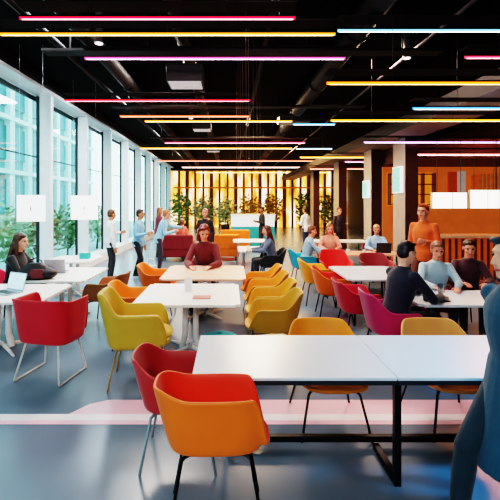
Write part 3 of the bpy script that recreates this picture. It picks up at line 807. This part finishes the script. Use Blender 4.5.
# ------------------------------------------------------------------ things on tables and in hands
def laptop(label, loc, deg, lid='#b8bcc6', scr=None, open_=105):
    t = thing('laptop', label, 'laptop', loc, math.radians(deg))
    lm = mat('laptop_'+lid, lid, .35, .3)
    b = BM(); box(b, (0, 0, .008), (.33, .23, .016)); ba = obj('base', b, lm, t, bevel=.004)
    b = BM(); box(b, (0, -.02, .017), (.29, .12, .003)); obj('keyboard', b, hous, ba)
    R = MX.Rotation(math.radians(90-open_), 3, 'X')
    c = V((0, .115, .016))+R @ V((0, 0, .115))
    b = BM(); box(b, c, (.33, .008, .23), R); ld = obj('lid', b, lm, t, bevel=.003)
    b = BM(); box(b, c+R @ V((0, -.005, 0)), (.31, .003, .205), R); obj('screen', b, scr or hous, ld)
    return t
laptop('open grey laptop with its lid towards us on the bag table', (-2.93, 6.62, .742), 180+8, '#a9adb8')
laptop('open laptop with a lit screen at the left edge', (-2.92, 5.1, .742), -25, '#a8b4bc', mat('lit_screen', '#9cc4d8', .2, var=.6, scale=18, emit='#a8d0e4', es=.9))
laptop('small dark laptop in front of the person in light blue', (3.6, 9.2, .742), 170, '#2a2a30')
t = thing('shoulder_bag', 'slouched black and dark red bag on the window table', 'bag', (-3.0, 6.02, .742), math.radians(12), None, 1.2)
b = BM(); loft(b, [(V((0, 0, z)), V((rx, 0, 0)), V((0, ry, 0))) for z, rx, ry in ((0, .2, .09), (.03, .25, .11), (.09, .24, .11), (.15, .17, .08), (.21, .08, .045))]); ell(b, (-.17, 0, .06), (.10, .1, .06)); ell(b, (.15, -.02, .07), (.12, .1, .07))
bobj('bag_body', b, mat('black_leather', '#1b1418', .5, bump=.4, bscale=25), t, .012, 6)
b = BM(); loft(b, [(V((.04, -.095, z)), V((rx, 0, 0)), V((0, .02, 0))) for z, rx in ((.02, .08), (.08, .11), (.14, .07))]); bobj('flap', b, mat('dark_red_leather', '#641824', .5, bump=.4, bscale=25), t, .008, 4)
b = BM(); tube(b, [(-.12, 0, .15), (-.08, .01, .24), (.0, .02, .27), (.07, .01, .23), (.09, 0, .16)], .009, 8); obj('strap', b, hous, t, smooth=True)
t = thing('tote_bag', 'blue and white patterned bag hanging beside the woman in sky blue', 'bag', (-1.98, 9.72, 0), 0)
b = BM(); loft(b, [(V((0, 0, z)), V((rx, 0, 0)), V((0, ry, 0))) for z, rx, ry in ((.0, .12, .06), (.03, .18, .09), (.2, .19, .09), (.36, .16, .04))]); bobj('bag_body', b, mat('blue_white_pattern', '#b4c8ea', .6, var=.8, scale=16), t, .014, 4)
b = BM(); tube(b, [(-.1, 0, .34), (-.07, 0, .52), (.07, 0, .52), (.1, 0, .34)], .01, 8); obj('handle', b, mat('white_strap', '#d8dce4', .6), t, smooth=True)
t = thing('menu_card', 'white folded menu card standing on the middle table', 'menu card', (-.56, 5.25, .742), math.radians(8))
for sy in (-1, 1):
    b = BM(); box(b, (0, sy*.025, .085), (.1, .002, .172), MX.Rotation(math.radians(15*sy), 3, 'X')); obj('leaf', b, mat('white_card', '#fbf7f4', .5, var=.01), t)
b = BM(); box(b, (0, 0, .006), (.22, .16, .012)); o = tag(obj('notebook', b, mat('rose_cover', '#c06a60', .5), bevel=.003), 'rose covered notebook lying on the middle table', 'notebook'); o.location = (-.35, 4.85, .741)
def glass_of(label, loc, h=.14, r=.035, m=None, name='drinking_glass', fill=None):
    t = thing(name, label, 'glass', loc)
    b = BM(); lathe(b, [(r*.8, 0), (r*.85, .004), (r, h), (r*.94, h), (r*.8, .012), (.004, .01)]); obj('glass', b, m or glass_mat('drinking_glass', '#e8f0f4', .25), t, smooth=True)
    b = BM(); lathe(b, [(r*.78, .012), (r*.88, h*.55), (.003, h*.551)]); obj('drink', b, mat(fill or 'water', '#9ab4c0', .1) if not fill else fill, t, smooth=True)
glass_of('tall water glass on the right table beside the phone', (2.62, 4.85, .741), .17)
b = BM(); box(b, (0, 0, .005), (.15, .075, .01)); o = tag(obj('phone', b, hous, bevel=.004), 'black phone lying on the right table in front of the glass', 'phone'); o.location = (2.55, 4.66, .741); o.rotation_euler = (0, 0, .3)
t = thing('coffee_cup', 'dark coffee cup on the right table left of the phone', 'cup', (2.36, 4.7, .741))
b = BM(); lathe(b, [(.026, 0), (.03, .005), (.038, .075), (.034, .075), (.026, .012), (.003, .01)]); obj('cup', b, mat('dark_ceramic', '#2a2024', .3), t, smooth=True)
b = BM(); tube(b, [(.034, 0, .06), (.058, 0, .055), (.058, 0, .03), (.032, 0, .02)], .005, 8); obj('handle', b, mat('dark_ceramic', '#2a2024'), t, smooth=True)
t = thing('tissue_box', 'small teal box on the white table further along the windows', 'box', (-3.05, 8.2, .741))
b = BM(); box(b, (0, 0, .06), (.2, .13, .12)); obj('box', b, mat('teal_card', '#3aa8a0', .5), t, bevel=.006)
b = BM(); ell(b, (0, 0, .125), (.05, .02, .03)); obj('tissue', b, mat('white_card', '#fbf7f4'), t, smooth=True)
for (x, y, z, lb) in [(.45, 9.8, .741, 'white cup on the far middle table'), (2.75, 9.1, .741, 'white cup on the pinkish table'), (3.1, 9.0, .741, 'second white cup on the pinkish table, nearer the laptop')]:
    t = thing('coffee_cup', lb, 'cup', (x, y, z))
    b = BM(); lathe(b, [(.026, 0), (.03, .005), (.042, .085), (.038, .085), (.026, .012), (.003, .01)]); obj('cup', b, mat('white_ceramic', '#f4eee8', .3), t, smooth=True)
    b = BM(); tube(b, [(.037, 0, .065), (.062, 0, .06), (.062, 0, .03), (.034, 0, .02)], .005, 8); obj('handle', b, mat('white_ceramic', '#f4eee8'), t, smooth=True)
for (x, y, lb) in [(-.18, 4.3, 'turquoise backpack on the floor under the right end of the middle table'), (.22, 4.25, 'smaller turquoise pouch on the floor beside the olive yellow armchair')][:1]:
    pass
t = thing('floor_cushion', 'turquoise round pouffe under the front of the middle table', 'pouffe', (-.12, 4.62, 0))
b = BM(); lathe(b, [(.17, 0), (.23, .05), (.25, .2), (.22, .33), (.12, .37), (.01, .375)]); obj('body', b, mat('turquoise_fabric', '#35b8c8', .7, bump=.2, bscale=60), t, smooth=True)
b = BM(); lathe(b, [(.03, .376), (.02, .386), (.003, .388)]); obj('button', b, mat('turquoise_button', '#2a98a8', .6), t, smooth=True)

# ------------------------------------------------------------------ light
w = bpy.data.worlds.new('sky'); scn.world = w; w.use_nodes = True
nt = w.node_tree; bg = nt.nodes['Background']
tc = nt.nodes.new('ShaderNodeTexCoord'); sp = nt.nodes.new('ShaderNodeSeparateXYZ'); cr = nt.nodes.new('ShaderNodeValToRGB')
nt.links.new(tc.outputs['Generated'], sp.inputs[0]); nt.links.new(sp.outputs['Z'], cr.inputs['Fac'])
cr.color_ramp.elements[0].color = lin('#d6eef0')+(1,); cr.color_ramp.elements[1].color = lin('#a8d4e8')+(1,)
nt.links.new(cr.outputs['Color'], bg.inputs['Color']); bg.inputs['Strength'].default_value = 3.2

def lamp(name, kind, loc, energy, col, rot=(0, 0, 0), **kw):
    d = bpy.data.lights.new(name, kind); d.energy = energy; d.color = lin(col)
    for k_, v_ in kw.items(): setattr(d, k_, v_)
    o = bpy.data.objects.new(name, d); COL.objects.link(o); o.location = loc; o.rotation_euler = rot
    return o
# added fill lamps at ceiling height, without fixtures
for (x, y, e, c) in [(.6, 4.6, 36, '#f4f0f4'), (-1.2, 8, 170, '#fff0e4'), (2.6, 7.2, 150, '#ffdcc8'), (.8, 13, 420, '#ffdcb8'), (6.8, 10.5, 260, '#ff9a50'), (2.5, 19, 420, '#ffc888'), (-2.9, 6, 70, '#eaf4fa'), (-2.9, 10, 90, '#eaf4fa'), (-2.9, 15, 110, '#eaf4fa'), (-2.9, 21, 110, '#fff0dc')]:
    lamp('fill_light', 'AREA', (x, y, 4.6), e, c, shape='SQUARE', size=1.2)
lamp('front_fill', 'AREA', (-.8, -3.2, 4.2), 190, '#f0f0f2', (math.radians(58), 0, 0), shape='RECTANGLE', size=3, size_y=1.2)  # added fill behind the camera, brightens faces turned towards it
d_ = V((1.95, 2.75, .2))-V((3.6, 1.5, 4.5))
lamp('teal_fill_spot', 'SPOT', (3.6, 1.5, 4.5), 1500, '#0084b4', d_.to_track_quat('-Z', 'Y').to_euler(), spot_size=math.radians(34), spot_blend=1., shadow_soft_size=.3)  # added spot, tints table and floor teal around the passer-by

# ------------------------------------------------------------------ camera
cd = bpy.data.cameras.new('camera'); cam = bpy.data.objects.new('camera', cd); COL.objects.link(cam)
cam.location = (0, 0, H); cam.rotation_euler = (math.radians(90), 0, 0)
cd.sensor_width = 36; cd.lens = 36*390/500
cd.shift_x = .04; cd.shift_y = -.096
cd.clip_end = 200
scn.camera = cam
scn.view_settings.view_transform = 'Filmic'
scn.view_settings.look = 'Very High Contrast'
scn.view_settings.exposure = .54
